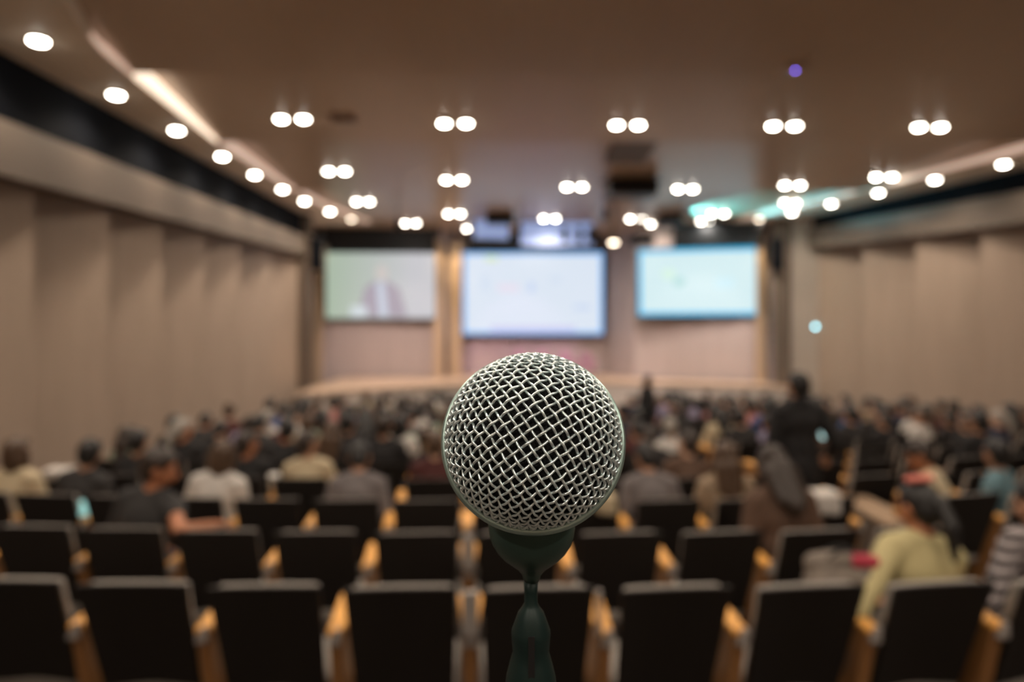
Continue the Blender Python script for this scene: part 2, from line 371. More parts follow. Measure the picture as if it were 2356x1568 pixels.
def grad_mat(name, c0, c1, es):
    m = mat(name, (0.03, 0.03, 0.03), 0.6, emit=c0, es=es); nt = m.node_tree; b = nt.nodes['Principled BSDF']
    tc = nt.nodes.new('ShaderNodeTexCoord'); sp = nt.nodes.new('ShaderNodeSeparateXYZ'); cr = nt.nodes.new('ShaderNodeValToRGB')
    cr.color_ramp.elements[0].color = (*c0, 1); cr.color_ramp.elements[1].color = (*c1, 1); cr.color_ramp.elements[1].position = 0.8
    nt.links.new(tc.outputs['Generated'], sp.inputs[0]); nt.links.new(sp.outputs[0], cr.inputs[0]); nt.links.new(cr.outputs[0], b.inputs['Emission Color']); return m
screen(-4.16, 21.66, CAM_Z + 1.15, 3.44, 2.08, RZL * 0.5, 'pale green screen showing a speaker in a dark suit', grad_mat('camera_feed', (0.42, 0.52, 0.40), (0.60, 0.60, 0.64), 0.92), 1, (0.45, 0.5, 0.42), 0.5,
       [('suit_picture', [(-0.42, -0.95), (-0.30, -0.1), (-0.14, 0.12), (0.16, 0.12), (0.34, -0.1), (0.48, -0.95)], (0.40, 0.35, 0.42), 0.95),
        ('shirt_picture', [(-0.03, -0.95), (-0.08, 0.1), (0.06, 0.12), (0.14, -0.95)], (0.55, 0.60, 0.70), 1.0),
        ('head_picture', circ(0.02, 0.38, 0.115, 0.26), (0.60, 0.55, 0.53), 1.0),
        ('podium_picture', rect(-0.55, -0.25, -0.95, -0.62), (0.62, 0.68, 0.72), 1.0)])
screen(0.70, 22.85, CAM_Z + 0.95, 4.70, 2.76, 0, 'large centre screen with a pale blue slide', (0.72, 0.80, 0.91), 0.98, (0.22, 0.50, 0.95), 1.0,
       [('slide_band', rect(-0.6, 0.6, -0.93, -0.8), (0.60, 0.60, 0.85), 1.0), ('slide_logo', rect(-0.68, -0.5, 0.78, 0.92), (0.70, 0.82, 0.55), 1.0),
        ('slide_block', rect(-0.75, -0.62, 0.05, 0.42), (0.66, 0.75, 0.88), 1.0), ('slide_block', circ(-0.02, 0.15, 0.05, 0.14), (0.58, 0.68, 0.9), 1.0),
        ('slide_block', rect(0.25, 0.4, 0.25, 0.42), (0.66, 0.75, 0.88), 1.0), ('slide_block', rect(-0.5, -0.2, 0.05, 0.22), (0.80, 0.74, 0.86), 1.0),
        ('slide_block', rect(0.58, 0.82, -0.4, -0.27), (0.60, 0.70, 0.88), 1.0)])
screen(5.56, 20.5, CAM_Z + 1.2, 3.50, 2.02, RZR * 0.75, 'cyan bordered screen with a pale slide beside the standing spectator', (0.66, 0.86, 0.90), 0.95, (0.03, 0.52, 0.90), 1.0,
       [('slide_block', circ(-0.3, 0.0, 0.1, 0.14), (0.42, 0.70, 0.70), 1.0), ('slide_block', circ(-0.48, 0.25, 0.12, 0.16), (0.66, 0.88, 0.76), 1.0), ('slide_block', rect(0.3, 0.6, -0.2, 0.1), (0.60, 0.84, 0.92), 1.0)])

# ------------------------------------------------------------------ equipment on the ceiling and the walls
def loudspeaker(x, y, z, rz, label):
    t = thing('hanging_loudspeaker', label, 'loudspeaker', (x, y, z), rz)
    bm = bmesh.new(); hexa(bm, [(-0.16, -0.12, -0.45), (0.16, -0.12, -0.45), (0.12, 0.15, -0.45), (-0.12, 0.15, -0.45), (-0.16, -0.12, 0.45), (0.16, -0.12, 0.45), (0.12, 0.15, 0.45), (-0.12, 0.15, 0.45)])
    obj('cabinet', bm, M_blackm, t, bevel=0.01)
    bm = bmesh.new(); box(bm, -0.14, 0.14, -0.135, -0.121, -0.42, 0.42); obj('speaker_grille', bm, M_dark, t)
    bm = bmesh.new(); box(bm, -0.03, 0.03, 0.10, 0.32, -0.05, 0.05); obj('bracket', bm, M_grey, t)
loudspeaker(-5.27, 18.5, CAM_Z + 1.83, 0.1, 'black loudspeaker on the wall beside the pale green screen')
loudspeaker(7.35, 18.95, CAM_Z + 1.87, -0.2, 'black loudspeaker on the dark column beside the cyan bordered screen')

def projector(x, y, z, s, label, lens_m, rz=0.0):
    t = thing('ceiling_projector', label, 'projector', (x, y, z), rz); top = ceil_z(y) - z
    bm = bmesh.new(); box(bm, -0.32 * s, 0.32 * s, -0.22 * s, 0.22 * s, -0.10 * s, 0.10 * s); obj('case', bm, M_blackm, t, bevel=0.03 * s)
    bm = bmesh.new(); lathe(bm, [(0.07 * s, 0), (0.075 * s, 0.07 * s), (0.05 * s, 0.075 * s)], 20, Matrix.Translation((0.12 * s, 0.21 * s, 0)) @ Matrix.Rotation(-PI / 2, 4, 'X')); obj('lens', bm, lens_m, t, smooth=True)
    if top > 0.11 * s:
        bm = bmesh.new(); lathe(bm, [(0.03, 0.09 * s), (0.03, top)], 12); obj('mount_pole', bm, M_grey, t)
    bm = bmesh.new(); box(bm, -0.42 * s, 0.42 * s, -0.05 * s, 0.05 * s, 0.10 * s, 0.14 * s); obj('mount_plate', bm, M_blackm, t)
    return t
M_bluelens = mat('blue_lens', (0.1, 0.2, 0.9), 0.2, emit=(0.12, 0.25, 1.0), es=1.5)
M_cyanlens = mat('cyan_lens', (0.3, 0.9, 0.95), 0.2, emit=(0.3, 0.9, 1.0), es=2)
projector(2.56, 14.6, CAM_Z + 2.83, 1.6, 'large black projector hanging from the ceiling above the front rows', M_dark)
projector(-0.34, 19.1, CAM_Z + 2.85, 1.2, 'black projector hanging before the centre screen', M_dark)
projector(4.4, 19.0, CAM_Z + 2.80, 1.1, 'black projector beside the cyan patch of light on the ceiling', M_cyanlens, -0.4)
projector(3.45, 18.2, CAM_Z + 2.15, 1.0, 'small black projector with a blue lens on a long pole', M_bluelens)
t = thing('access_panel', 'dark square access panel in the ceiling above the large projector', 'ceiling panel', (2.13, 12.3, ceil_z(12.3) - 0.06))
bm = bmesh.new(); box(bm, -0.38, 0.38, -0.7, 0.7, -0.03, 0.03); obj('panel', bm, M_col, t, bevel=0.01); t.rotation_euler = (math.atan2(-0.25, 4.2), 0, 0)
t = thing('drop_pole', 'pale pole lamp hanging from the ceiling between centre and cyan bordered screens', 'lamp', (2.62, 17.6, ceil_z(17.6) - 0.015))
bm = bmesh.new(); lathe(bm, [(0.09, 0), (0.05, -0.12), (0.05, -0.75), (0.13, -0.8), (0.14, -0.98), (0.06, -1.02)], 16); obj('pole', bm, M_pale, t, smooth=True)
bm = bmesh.new(); lathe(bm, [(0.10, -1.0), (0.09, -1.04), (0.02, -1.05)], 16); obj('lens', bm, M_lensdim, t, smooth=True)
t = thing('ceiling_sensor', 'ceiling fitting with a small violet light', 'ceiling sensor', (3.30, 7.95, ceil_z(7.95)))
bm = bmesh.new(); lathe(bm, [(0.15, 0.02), (0.15, -0.012), (0.12, -0.03), (0.03, -0.035)], 32); obj('cover', bm, mat('sensor_cover', (0.45, 0.33, 0.25), 0.4), t, smooth=True)
bm = bmesh.new(); ell(bm, (0, 0, -0.035), (0.018, 0.018, 0.012)); obj('indicator', bm, mat('violet_led', (0.2, 0.1, 0.9), 0.3, emit=(0.2, 0.13, 1.0), es=12), t, smooth=True)
t = thing('ceiling_vent', 'faint brown rectangular vent beside the first ceiling row light by the left wall', 'vent', (-2.51, 10.17, ceil_z(10.17)))
bm = bmesh.new(); box(bm, -0.2, 0.2, -0.14, 0.14, -0.02, 0.02); obj('vent_plate', bm, mat('vent', (0.45, 0.27, 0.2), 0.5), t)
bm = bmesh.new(); [box(bm, -0.17, 0.17, -0.11 + 0.045 * i, -0.09 + 0.045 * i, -0.028, -0.018) for i in range(5)]; obj('louvres', bm, M_col, t)
t = thing('indicator_lamp', 'small cyan indicator lamp on the wall behind the standing spectator', 'indicator light', (8.33, 18.78, CAM_Z - 0.13))
bm = bmesh.new(); box(bm, -0.06, 0.06, -0.03, 0.05, -0.06, 0.06); obj('lamp_box', bm, M_grey, t, bevel=0.01)
bm = bmesh.new(); ell(bm, (0, -0.035, 0), (0.045, 0.02, 0.045)); obj('lens', bm, mat('cyan_lamp', (0.3, 0.9, 1), 0.3, emit=(0.35, 0.85, 1.0), es=9), t, smooth=True)
# blue-lit boxes hanging above the centre screen
M_bl = mat('blue_panel', (0.4, 0.5, 0.8), 0.5, emit=(0.33, 0.44, 0.78), es=0.62)
for x0, x1, y, z0, rz, lab, sl in ((0.22, 2.42, 20.2, 2.16, 0.0, 'wide pale blue lit panel with dark slots above the centre screen', (0.62, 0.82, 0.97)), (-1.15, -0.05, 19.9, 2.32, 0.35, 'short angled pale blue lit panel hanging by the black projector', ())):
    cx = (x0 + x1) / 2; wd = x1 - x0; t = thing('light_panel', lab, 'light panel', (cx, y, CAM_Z), rz)
    bm = bmesh.new(); box(bm, -wd / 2, wd / 2, 0, 0.12, z0, 2.97); obj('casing', bm, M_header, t)
    bm = bmesh.new(); box(bm, -wd / 2 + 0.03, wd / 2 - 0.03, -0.01, -0.001, z0 + 0.1, 2.95); obj('diffuser', bm, M_bl, t)
    for s in sl:
        bm = bmesh.new(); xx = -wd / 2 + wd * s; box(bm, xx - 0.11, xx + 0.05, -0.02, -0.011, z0 + 0.2, 2.8); obj('slot', bm, M_dark, t)
# stage lighting bar with wash lamps
def stage_lamp(x, y, z, aim, watts, col, lab, size=0.9, blend=0.5):
    t = thing('stage_spotlight', lab, 'stage light', (x, y, z)); R = Vector(aim).to_track_quat('-Z', 'Y').to_matrix().to_4x4()
    bm = bmesh.new(); lathe(bm, [(0.05, 0.12), (0.075, 0.08), (0.08, -0.08), (0.085, -0.10)], 20, R); obj('can', bm, M_blackm, t, smooth=True)
    bm = bmesh.new(); lathe(bm, [(0.07, -0.085), (0.03, -0.095)], 20, R); obj('lens', bm, mat('stage_lens', col, 0.3, emit=col, es=1.5), t)
    bm = bmesh.new(); top = ceil_z(y) - z; lathe(bm, [(0.012, 0.0), (0.012, top)], 8); obj('hanger', bm, M_blackm, t)
    l = spot('stage_beam', t, tuple(Vector(aim).normalized() * 0.14), aim, watts, col, size, blend, 0.06)
    return t
stage_lamp(-2.30, 20.9, CAM_Z + 2.75, (-0.03, 0.9, -1.2), 80, (1, 0.72, 0.42), 'small stage spotlight above the narrow pilaster', 0.9)
stage_lamp(-1.80, 21.3, CAM_Z + 2.75, (0, 0.95, -1.2), 90, (1, 0.72, 0.42), 'small stage spotlight above the wide pilaster', 0.9)
stage_lamp(7.05, 19.3, CAM_Z + 2.7, (0.05, 0.55, -1), 60, (1, 0.72, 0.42), 'small stage spotlight beside the right soffit', 0.8)
stage_lamp(-5.9, 20.7, CAM_Z + 2.7, (-0.1, 0.75, -0.5), 40, (1, 0.70, 0.4), 'small stage spotlight above the black wall loudspeaker', 0.7)
stage_lamp(0.2, 19.0, CAM_Z + 2.6, (0.1, 4.0, -3.9), 520, (1.0, 0.58, 0.85), 'pink stage spotlight aimed below the centre screen', 0.85)
stage_lamp(-3.0, 18.0, CAM_Z + 2.6, (-0.6, 3.4, -3.6), 420, (1, 0.76, 0.7), 'warm stage spotlight aimed under the pale green screen', 1.1)
stage_lamp(5.2, 17.6, CAM_Z + 2.6, (0.3, 3.1, -3.6), 420, (1, 0.78, 0.7), 'warm stage spotlight aimed under the cyan bordered screen', 1.1)
stage_lamp(2.2, 16.2, CAM_Z + 2.55, (0.1, 4.0, -4.2), 380, (1, 0.8, 0.74), 'white stage spotlight aimed at the stage front', 0.9)
stage_lamp(4.7, 18.9, CAM_Z + 2.35, (0.65, -0.45, 0.55), 520, (0.15, 0.80, 1.0), 'added cyan spotlight throwing a patch of light on the ceiling', 1.35, 0.3)  # added lamp, put in only to make the cyan glow on the ceiling
for x, y, lab in ((-2.02, 19.0, 'small black box on the pale stage front by the centre'), (4.56, 19.55, 'small black box on the pale stage front beside the thin standing figure')):
    t = thing('floor_monitor', lab, 'stage monitor', (x, y - 0.14, CAM_Z - 2.08), -0.15 if x > 0 else 0.35)
    bm = bmesh.new(); hexa(bm, [(-0.27, -0.1, -0.11), (0.27, -0.1, -0.11), (0.27, 0.15, -0.11), (-0.27, 0.15, -0.11), (-0.25, -0.02, 0.11), (0.25, -0.02, 0.11), (0.25, 0.15, 0.11), (-0.25, 0.15, 0.11)]); obj('cabinet', bm, M_blackm, t, bevel=0.01)
    bm = bmesh.new(); box(bm, -0.03, 0.03, 0.0, 0.1, -1.05 - floor_z(0) * 0 , -0.10); obj('stand', bm, M_blackm, t)
M_pinkc = mat('armchair_pink', (0.42, 0.24, 0.32), 0.8)
for i, (x, y) in enumerate([(0.25, 22.0), (1.0, 22.2), (1.72, 22.0), (2.35, 21.6)]):
    t = thing('armchair', 'pink stage armchair below the centre screen, %s from the pilasters' % ORD[i], 'armchair', (x, y, CAM_Z - 1.76), -0.1 * (i - 1.5), 'pink armchairs on the stage')
    bm = bmesh.new(); box(bm, -0.28, 0.28, -0.28, 0.24, 0.22, 0.42); obj('seat', bm, M_pinkc, t, bevel=0.06)
    bm = bmesh.new(); ell(bm, (0, 0.22, 0.58), (0.20, 0.10, 0.24)); obj('backrest', bm, M_pinkc, t, smooth=True)
    for sx in (-1, 1):
        bm = bmesh.new(); caps(bm, (sx * 0.29, -0.22, 0.48), (sx * 0.29, 0.2, 0.5), 0.06, 0.06); obj('armrest', bm, M_pinkc, t, smooth=True)
        for sy in (-0.22, 0.2):
            bm = bmesh.new(); lathe(bm, [(0.015, 0), (0.02, 0.24)], 8, Matrix.Translation((sx * 0.22, sy, 0))); obj('leg', bm, M_blackm, t)

# ------------------------------------------------------------------ auditorium chairs
RZ0 = 0.072
def seat_pos(k, x):
    d = 2.7 + 0.95 * (k - 1); u = x - (0.3 - 0.072 * d); y = d + u * u / 44
    return (x, y, floor_z(y)), RZ0 + u / 24
def back_bm(front):
    bm = bmesh.new(); n = 7
    def pt(u, z, off):      # u -1..1
        wd = (0.189 if front else 0.208) + 0.018 * (z - 0.36) / 0.5
        return Vector((u * wd, 0.17 * (0.86 - z) / 0.5 + off + 0.022 * (1 - u * u), z - (0.006 * (1 - u * u) if z > 0.79 else 0)))
    y0, y1 = (0.012, 0.075) if front else (-0.012, 0.012)
    zs = [0.34, 0.5, 0.66, 0.785, 0.832 if front else 0.843]
    G = [[[bm.verts.new(pt(-1 + 2 * i / n, z, o)) for i in range(n + 1)] for z in zs] for o in (y0, y1)]
    for g in G:
        for j in range(len(zs) - 1):
            for i in range(n): bm.faces.new((g[j][i], g[j][i + 1], g[j + 1][i + 1], g[j + 1][i]))
    a, b = G; m = len(zs) - 1
    for i in range(n):
        bm.faces.new((a[0][i], a[0][i + 1], b[0][i + 1], b[0][i])); bm.faces.new((a[m][i], a[m][i + 1], b[m][i + 1], b[m][i]))
    for j in range(m):
        bm.faces.new((a[j][0], a[j + 1][0], b[j + 1][0], b[j][0])); bm.faces.new((a[j][n], a[j + 1][n], b[j + 1][n], b[j][n]))
    return bm
def arm_bms(s):
    x = 0.275 * s
    pad = bmesh.new(); hexa(pad, [(x - 0.030, 0.03, 0.63), (x + 0.030, 0.03, 0.63), (x + 0.056, 0.40, 0.635), (x - 0.056, 0.40, 0.635), (x - 0.030, 0.03, 0.655), (x + 0.030, 0.03, 0.655), (x + 0.056, 0.40, 0.66), (x - 0.056, 0.40, 0.66)])
    post = bmesh.new(); hexa(post, [(x - 0.028, 0.18, 0.0), (x + 0.028, 0.18, 0.0), (x + 0.028, 0.42, 0.0), (x - 0.028, 0.42, 0.0), (x - 0.028, 0.04, 0.63), (x + 0.028, 0.04, 0.63), (x + 0.028, 0.30, 0.63), (x - 0.028, 0.30, 0.63)])
    cap = bmesh.new(); hexa(cap, [(x - 0.024, 0.006, 0.60), (x + 0.024, 0.006, 0.60), (x + 0.024, 0.034, 0.60), (x - 0.024, 0.034, 0.60), (x + 0.006, 0.008, 0.662), (x + 0.026, 0.008, 0.662), (x + 0.026, 0.034, 0.662), (x + 0.006, 0.034, 0.662)])
    return pad, post, cap
CH = {}
def keep(name, bm, m, bev):
    o = obj(name, bm, m, None, bevel=bev)
    if bev:
        dg = bpy.context.evaluated_depsgraph_get(); dg.update(); me = bpy.data.meshes.new_from_object(o.evaluated_get(dg)); me.name = name
        o.modifiers.clear(); o.data = me
    C.objects.unlink(o); CH[name] = o; return o
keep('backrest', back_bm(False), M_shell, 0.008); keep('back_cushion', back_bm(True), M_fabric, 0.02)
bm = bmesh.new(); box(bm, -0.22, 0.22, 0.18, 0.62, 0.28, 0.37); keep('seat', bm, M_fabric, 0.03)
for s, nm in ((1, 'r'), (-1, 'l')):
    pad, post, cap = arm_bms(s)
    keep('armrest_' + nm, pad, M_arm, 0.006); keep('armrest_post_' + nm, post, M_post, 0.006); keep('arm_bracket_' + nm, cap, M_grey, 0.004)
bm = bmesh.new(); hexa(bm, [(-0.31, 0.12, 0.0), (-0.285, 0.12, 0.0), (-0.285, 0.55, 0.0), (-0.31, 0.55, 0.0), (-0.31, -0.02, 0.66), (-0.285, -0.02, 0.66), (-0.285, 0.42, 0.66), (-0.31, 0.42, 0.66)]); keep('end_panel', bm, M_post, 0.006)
def cp(src, name, parent, M=None):
    o = src.copy(); o.name = name; C.objects.link(o); o.parent = parent
    if M is not None: o.matrix_local = M
    return o
# one-mesh chair for the far rows
def joined(objs, name):
    bm = bmesh.new(); mats = []
    for o in objs:
        me = o.data.copy(); off = len(mats)
        for mm in o.data.materials: mats.append(mm)
        for p in me.polygons: p.material_index += off
        bm.from_mesh(me); bpy.data.meshes.remove(me)
    me = bpy.data.meshes.new(name); bm.to_mesh(me); bm.free()
    for mm in mats: me.materials.append(mm)
    return me
FARCHAIR = joined([CH[k] for k in ('backrest', 'back_cushion', 'seat', 'armrest_r', 'armrest_post_r')], 'auditorium_chair')
def chair(k, x, label, group, left_arm=False, panel=False, full=True, pos=None):
    (loc, rz) = pos or seat_pos(k, x)
    if not full:
        o = bpy.data.objects.new('auditorium_chair', FARCHAIR); C.objects.link(o); o.location = loc; o.rotation_euler = (0, 0, rz); return tag(o, label, 'chair', group)
    t = thing('auditorium_chair', label, 'chair', loc, rz, group)
    for n in ('backrest', 'back_cushion', 'seat'): cp(CH[n], n, t)
    for s in (('r', 'l') if left_arm else ('r',)):
        cp(CH['armrest_' + s], 'armrest', t); cp(CH['armrest_post_' + s], 'armrest_post', t); cp(CH['arm_bracket_' + s], 'arm_bracket', t)
    if panel: cp(CH['end_panel'], 'end_panel', t)
    return t
def XL(d): return -4.0 - (d - 4.6) * 0.06
SEATS = []   # (k, x, section, index)
for k in range(1, 17):
    d = 2.7 + 0.95 * (k - 1); c0 = 0.107 - 0.068 * (k - 1)
    main = [c0 + 0.55 * n for n in range(-9, 5)]
    main = [x for x in main if x > (XL(d) if k > 2 else -2.9) and x < (2.6 if k <= 1 else 2.3)]
    right = [(3.1 if k > 3 else 3.3) + 0.55 * n for n in range(0, 14)] if k >= 3 else []
    for sec, L in (('main', main), ('right', right)):
        idx = 0
        for x in L:
            (px, py, pz), rz = seat_pos(k, x)
            if sec == 'right' and px > xr(py) - 0.65: continue
            if px > py * 0.75 + 0.8 or px < -py * 0.75 - 0.6: continue      # outside the photograph
            if py + 0.9 > stage_y(px) or (abs(px - 2.78) < 0.6 and abs(py + 0.2 - 14.0) < 0.7): continue
            SEATS.append((k, x, sec, idx)); idx += 1
CH_FAR = 9
for k, x, sec, i in SEATS:
    if k > 12: continue                                         # hidden behind the spectators
    lab = ('black auditorium chair with wooden armrest, %s row, %s seat from the left aisle' if sec == 'main' else 'black auditorium chair beyond the right aisle, %s row, %s from the aisle') % (ORD[k - 1], ORD[i])
    ch = chair(k, x, lab, 'auditorium chairs, row %s' % ORD[k - 1], left_arm=(i == 0), panel=(i == 0 and sec == 'right'), full=(k <= CH_FAR))
    if sec == 'main' and ((k == 1 and abs(x + 0.443) < 0.05) or (k == 2 and abs(x + 0.511) < 0.05)):
        bm = bmesh.new(); box(bm, 0.243, 0.310, -0.03, 0.0, 0.655, 0.835); tb = obj('writing_tablet', bm, M_grey, ch, bevel=0.008); tb['label'] = 'grey folded writing tablet'
    if sec == 'main' and k == 1 and abs(x - 0.107) < 0.05:
        bm = bmesh.new(); box(bm, 0.225, 0.250, -0.02, 0.01, 0.655, 0.835); tb = obj('writing_tablet', bm, M_grey, ch, bevel=0.006); tb['label'] = 'grey folded writing tablet'
print('chairs', sum(1 for s in SEATS if s[0] <= 12), 'seats', len(SEATS))

# ------------------------------------------------------------------ people
def remesh(bm, vox, smooth=4):
    me = bpy.data.meshes.new('tmp'); bmesh.ops.recalc_face_normals(bm, faces=bm.faces); bm.to_mesh(me); bm.free()
    o = bpy.data.objects.new('tmp', me); C.objects.link(o)
    r = o.modifiers.new('r', 'REMESH'); r.mode = 'VOXEL'; r.voxel_size = vox
    s = o.modifiers.new('s', 'SMOOTH'); s.factor = 0.5; s.iterations = smooth
    dg = bpy.context.evaluated_depsgraph_get(); dg.update()
    out = bpy.data.meshes.new_from_object(o.evaluated_get(dg)); finish(out, True)
    bpy.data.objects.remove(o); bpy.data.meshes.remove(me)
    return out
HIPZ = 0.53
POSES = {  # lean forward, lean sideways, head (turn, nod, tilt), arms (right elbow, right wrist, left elbow, left wrist) for a seat 0.45 m high
    'upright': dict(lean=0.05, side=0.0, head=(0.0, 0.05, 0.0)),
    'tilted': dict(lean=0.10, side=0.08, head=(0.35, 0.15, 0.14)),
    'turned': dict(lean=0.02, side=-0.07, head=(-0.6, 0.05, -0.08)),
    'reading': dict(lean=0.22, side=0.0, head=(0.1, 0.55, 0.0)),
    'phone': dict(lean=0.0, side=0.03, head=(0.0, -0.05, 0.0), rw=(0.12, 0.36, 1.02), re=(0.27, 0.16, 0.86)),
    'elbow_out': dict(lean=0.12, side=0.10, head=(-1.0, 0.25, 0.1), re=(0.40, -0.14, 0.92), rw=(0.44, 0.12, 0.88), bare_r=1),
    'girl': dict(lean=0.1, side=0.22, head=(0.22, 0.3, 0.05), le=(-0.36, -0.12, 0.80), lw=(-0.33, 0.12, 0.74)),
}
def skel(P):
    T = Matrix.Translation((0, 0, HIPZ)) @ Matrix.Rotation(-P['lean'], 4, 'X') @ Matrix.Rotation(P['side'], 4, 'Y') @ Matrix.Translation((0, 0, -HIPZ))
    neck = T @ Vector((0, 0.0, 1.10))
    a, b, c = P['head']
    H = Matrix.Translation(neck) @ Matrix.Rotation(a, 4, 'Z') @ Matrix.Rotation(-b, 4, 'X') @ Matrix.Rotation(c, 4, 'Y')
    S = {}
    for s, n in ((1, 'r'), (-1, 'l')):
        S['sh' + n] = T @ Vector((0.165 * s, 0.0, 1.01))
        S['el' + n] = Vector(P.get(n + 'e', (0.235 * s, 0.07, 0.74))) ; S['wr' + n] = Vector(P.get(n + 'w', (0.13 * s, 0.30, 0.66)))
        S['hip' + n] = Vector((0.095 * s, 0.02, HIPZ)); S['kn' + n] = Vector((0.14 * s, 0.44, 0.52)); S['an' + n] = Vector((0.15 * s, 0.50, 0.19)); S['toe' + n] = Vector((0.16 * s, 0.66, 0.14))
    return T, H, S
def torso(bm, T, g):
    ell(bm, (0, 0.0, 0.58), (0.165 + g, 0.125 + g, 0.12 + g), T); ell(bm, (0, 0.005, 0.74), (0.14 + g, 0.10 + g, 0.17 + g), T)
    ell(bm, (0, 0.005, 0.92), (0.165 + g, 0.108 + g, 0.15 + g), T); caps(bm, (-0.15, 0, 1.01), (0.15, 0, 1.01), 0.062 + g, 0.062 + g, T)
    caps(bm, (-0.08, 0, 1.04), (0.08, 0, 1.04), 0.06 + g, 0.06 + g, T)
def head(bm, H):
    ell(bm, (0, -0.005, 0.135), (0.076, 0.095, 0.10), H, 20); ell(bm, (0, 0.03, 0.075), (0.058, 0.062, 0.062), H); ell(bm, (0, 0.052, 0.035), (0.028, 0.028, 0.022), H)
    caps(bm, (0, 0.088, 0.125), (0, 0.108, 0.09), 0.010, 0.017, H, 8); ell(bm, (0, 0.09, 0.062), (0.026, 0.014, 0.010), H, 10)
    caps(bm, (-0.045, 0.075, 0.15), (0.045, 0.075, 0.15), 0.013, 0.013, H, 8)
    for s in (-1, 1):
        ell(bm, (s * 0.08, -0.005, 0.115), (0.012, 0.02, 0.033), H, 10); ell(bm, (s * 0.042, 0.062, 0.09), (0.026, 0.022, 0.026), H, 10)
def hand(bm, wr, d, s):
    """palm and five curled fingers at the wrist, running along direction d"""
    d = d.normalized(); up = Vector((0, 0, 1)); side = d.cross(up).normalized(); up = side.cross(d).normalized()
    p0 = wr; p1 = wr + d * 0.075
    for o in (-0.022, 0.0, 0.022): caps(bm, p0 + side * o * 0.6, p1 + side * o, 0.017, 0.015, None, 8)
    for j, (o, L) in enumerate(((-0.033, 0.055), (-0.011, 0.068), (0.011, 0.074), (0.033, 0.066))):
        a = p1 + side * o; b = a + (d * 0.85 - up * 0.35).normalized() * L * 0.55; c = b + (d * 0.45 - up * 0.9).normalized() * L * 0.5
        caps(bm, a, b, 0.0095, 0.009, None, 8); caps(bm, b, c, 0.009, 0.0078, None, 8)
    a = p0 + d * 0.02 + side * 0.03 * -s; b = a + (d * 0.6 + side * -s * 0.75 - up * 0.2).normalized() * 0.04; c = b + (d * 0.9 - up * 0.3).normalized() * 0.03
    caps(bm, a, b, 0.013, 0.011, None, 8); caps(bm, b, c, 0.011, 0.009, None, 8)
def neckbm(bm, T, H):
    caps(bm, T @ Vector((0, -0.005, 1.02)), H @ Vector((0, 0.0, 0.07)), 0.055, 0.05)
def make_pose(P, key, fine):
    T, H, S = skel(P); bm = bmesh.new()
    torso(bm, T, -0.006); neckbm(bm, T, H); head(bm, H)
    for n, s in (('r', 1), ('l', -1)):
        caps(bm, S['sh' + n], S['el' + n], 0.048, 0.038); caps(bm, S['el' + n], S['wr' + n], 0.038, 0.026); hand(bm, S['wr' + n], S['wr' + n] - S['el' + n], s)
        caps(bm, S['hip' + n], S['kn' + n], 0.082, 0.055); caps(bm, S['kn' + n], S['an' + n], 0.052, 0.038); caps(bm, S['an' + n] - Vector((0, 0.03, 0.04)), S['toe' + n], 0.04, 0.032)
    body = remesh(bm, fine, 3)
    bm = bmesh.new(); torso(bm, T, 0.012)
    for n in 'rl':
        if P.get('bare_' + n):
            caps(bm, S['sh' + n], S['sh' + n].lerp(S['el' + n], 0.35), 0.066, 0.062); continue
        caps(bm, S['sh' + n], S['el' + n], 0.066, 0.054)
        e = S['el' + n]; wv = S['wr' + n] if P.get('sleeve', 1) else e
        caps(bm, e, e + (wv - e) * 0.86, 0.054, 0.040)
    shirt = remesh(bm, 0.012, 14)
    bm = bmesh.new(); ell(bm, (0, 0.01, 0.54), (0.182, 0.145, 0.10))
    for n in 'rl':
        caps(bm, S['hip' + n], S['kn' + n], 0.095, 0.07); caps(bm, S['kn' + n], S['an' + n] + Vector((0, 0, 0.03)), 0.07, 0.055)
    trou = remesh(bm, 0.014, 3)
    bm = bmesh.new()
    for n in 'rl': ell(bm, S['toe' + n] - Vector((0, 0.06, 0)), (0.046, 0.13, 0.04)); ell(bm, S['an' + n] - Vector((0, 0.02, 0.03)), (0.045, 0.05, 0.055))
    shoe = remesh(bm, 0.012, 2)
    return dict(body=body, shirt=shirt, trousers=trou, shoes=shoe, H=H, T=T)
def hair_mesh(kind):
    bm = bmesh.new()
    ell(bm, (0, -0.018, 0.152), (0.086, 0.098, 0.098), None, 20)
    ell(bm, (0, -0.045, 0.115), (0.080, 0.068, 0.09)); ell(bm, (0.015, 0.045, 0.205), (0.06, 0.045, 0.03))
    if kind in ('bob', 'long'):
        ell(bm, (0, -0.03, 0.07), (0.096, 0.075, 0.115)); [caps(bm, (s * 0.082, 0.0, 0.14), (s * 0.088, 0.01, 0.02), 0.028, 0.024) for s in (-1, 1)]
    if kind == 'long':
        caps(bm, (0, -0.06, 0.06), (0, -0.10, -0.16), 0.09, 0.06); [caps(bm, (s * 0.06, -0.05, 0.05), (s * 0.07, -0.09, -0.12), 0.06, 0.035) for s in (-1, 1)]
    if kind == 'ponytail':
        ell(bm, (0, -0.105, 0.15), (0.035, 0.03, 0.035)); caps(bm, (0, -0.12, 0.14), (0.0, -0.15, 0.02), 0.035, 0.04); caps(bm, (0.0, -0.15, 0.02), (0, -0.13, -0.12), 0.04, 0.015)
    if kind == 'bun': ell(bm, (0, -0.11, 0.19), (0.05, 0.045, 0.05))
    return remesh(bm, 0.009, 3)
POSE = {k: make_pose(P, k, 0.009 if k in ('elbow_out', 'girl', 'phone') else 0.011) for k, P in POSES.items()}
HAIR = {k: hair_mesh(k) for k in ('short', 'bob', 'long', 'ponytail', 'bun')}
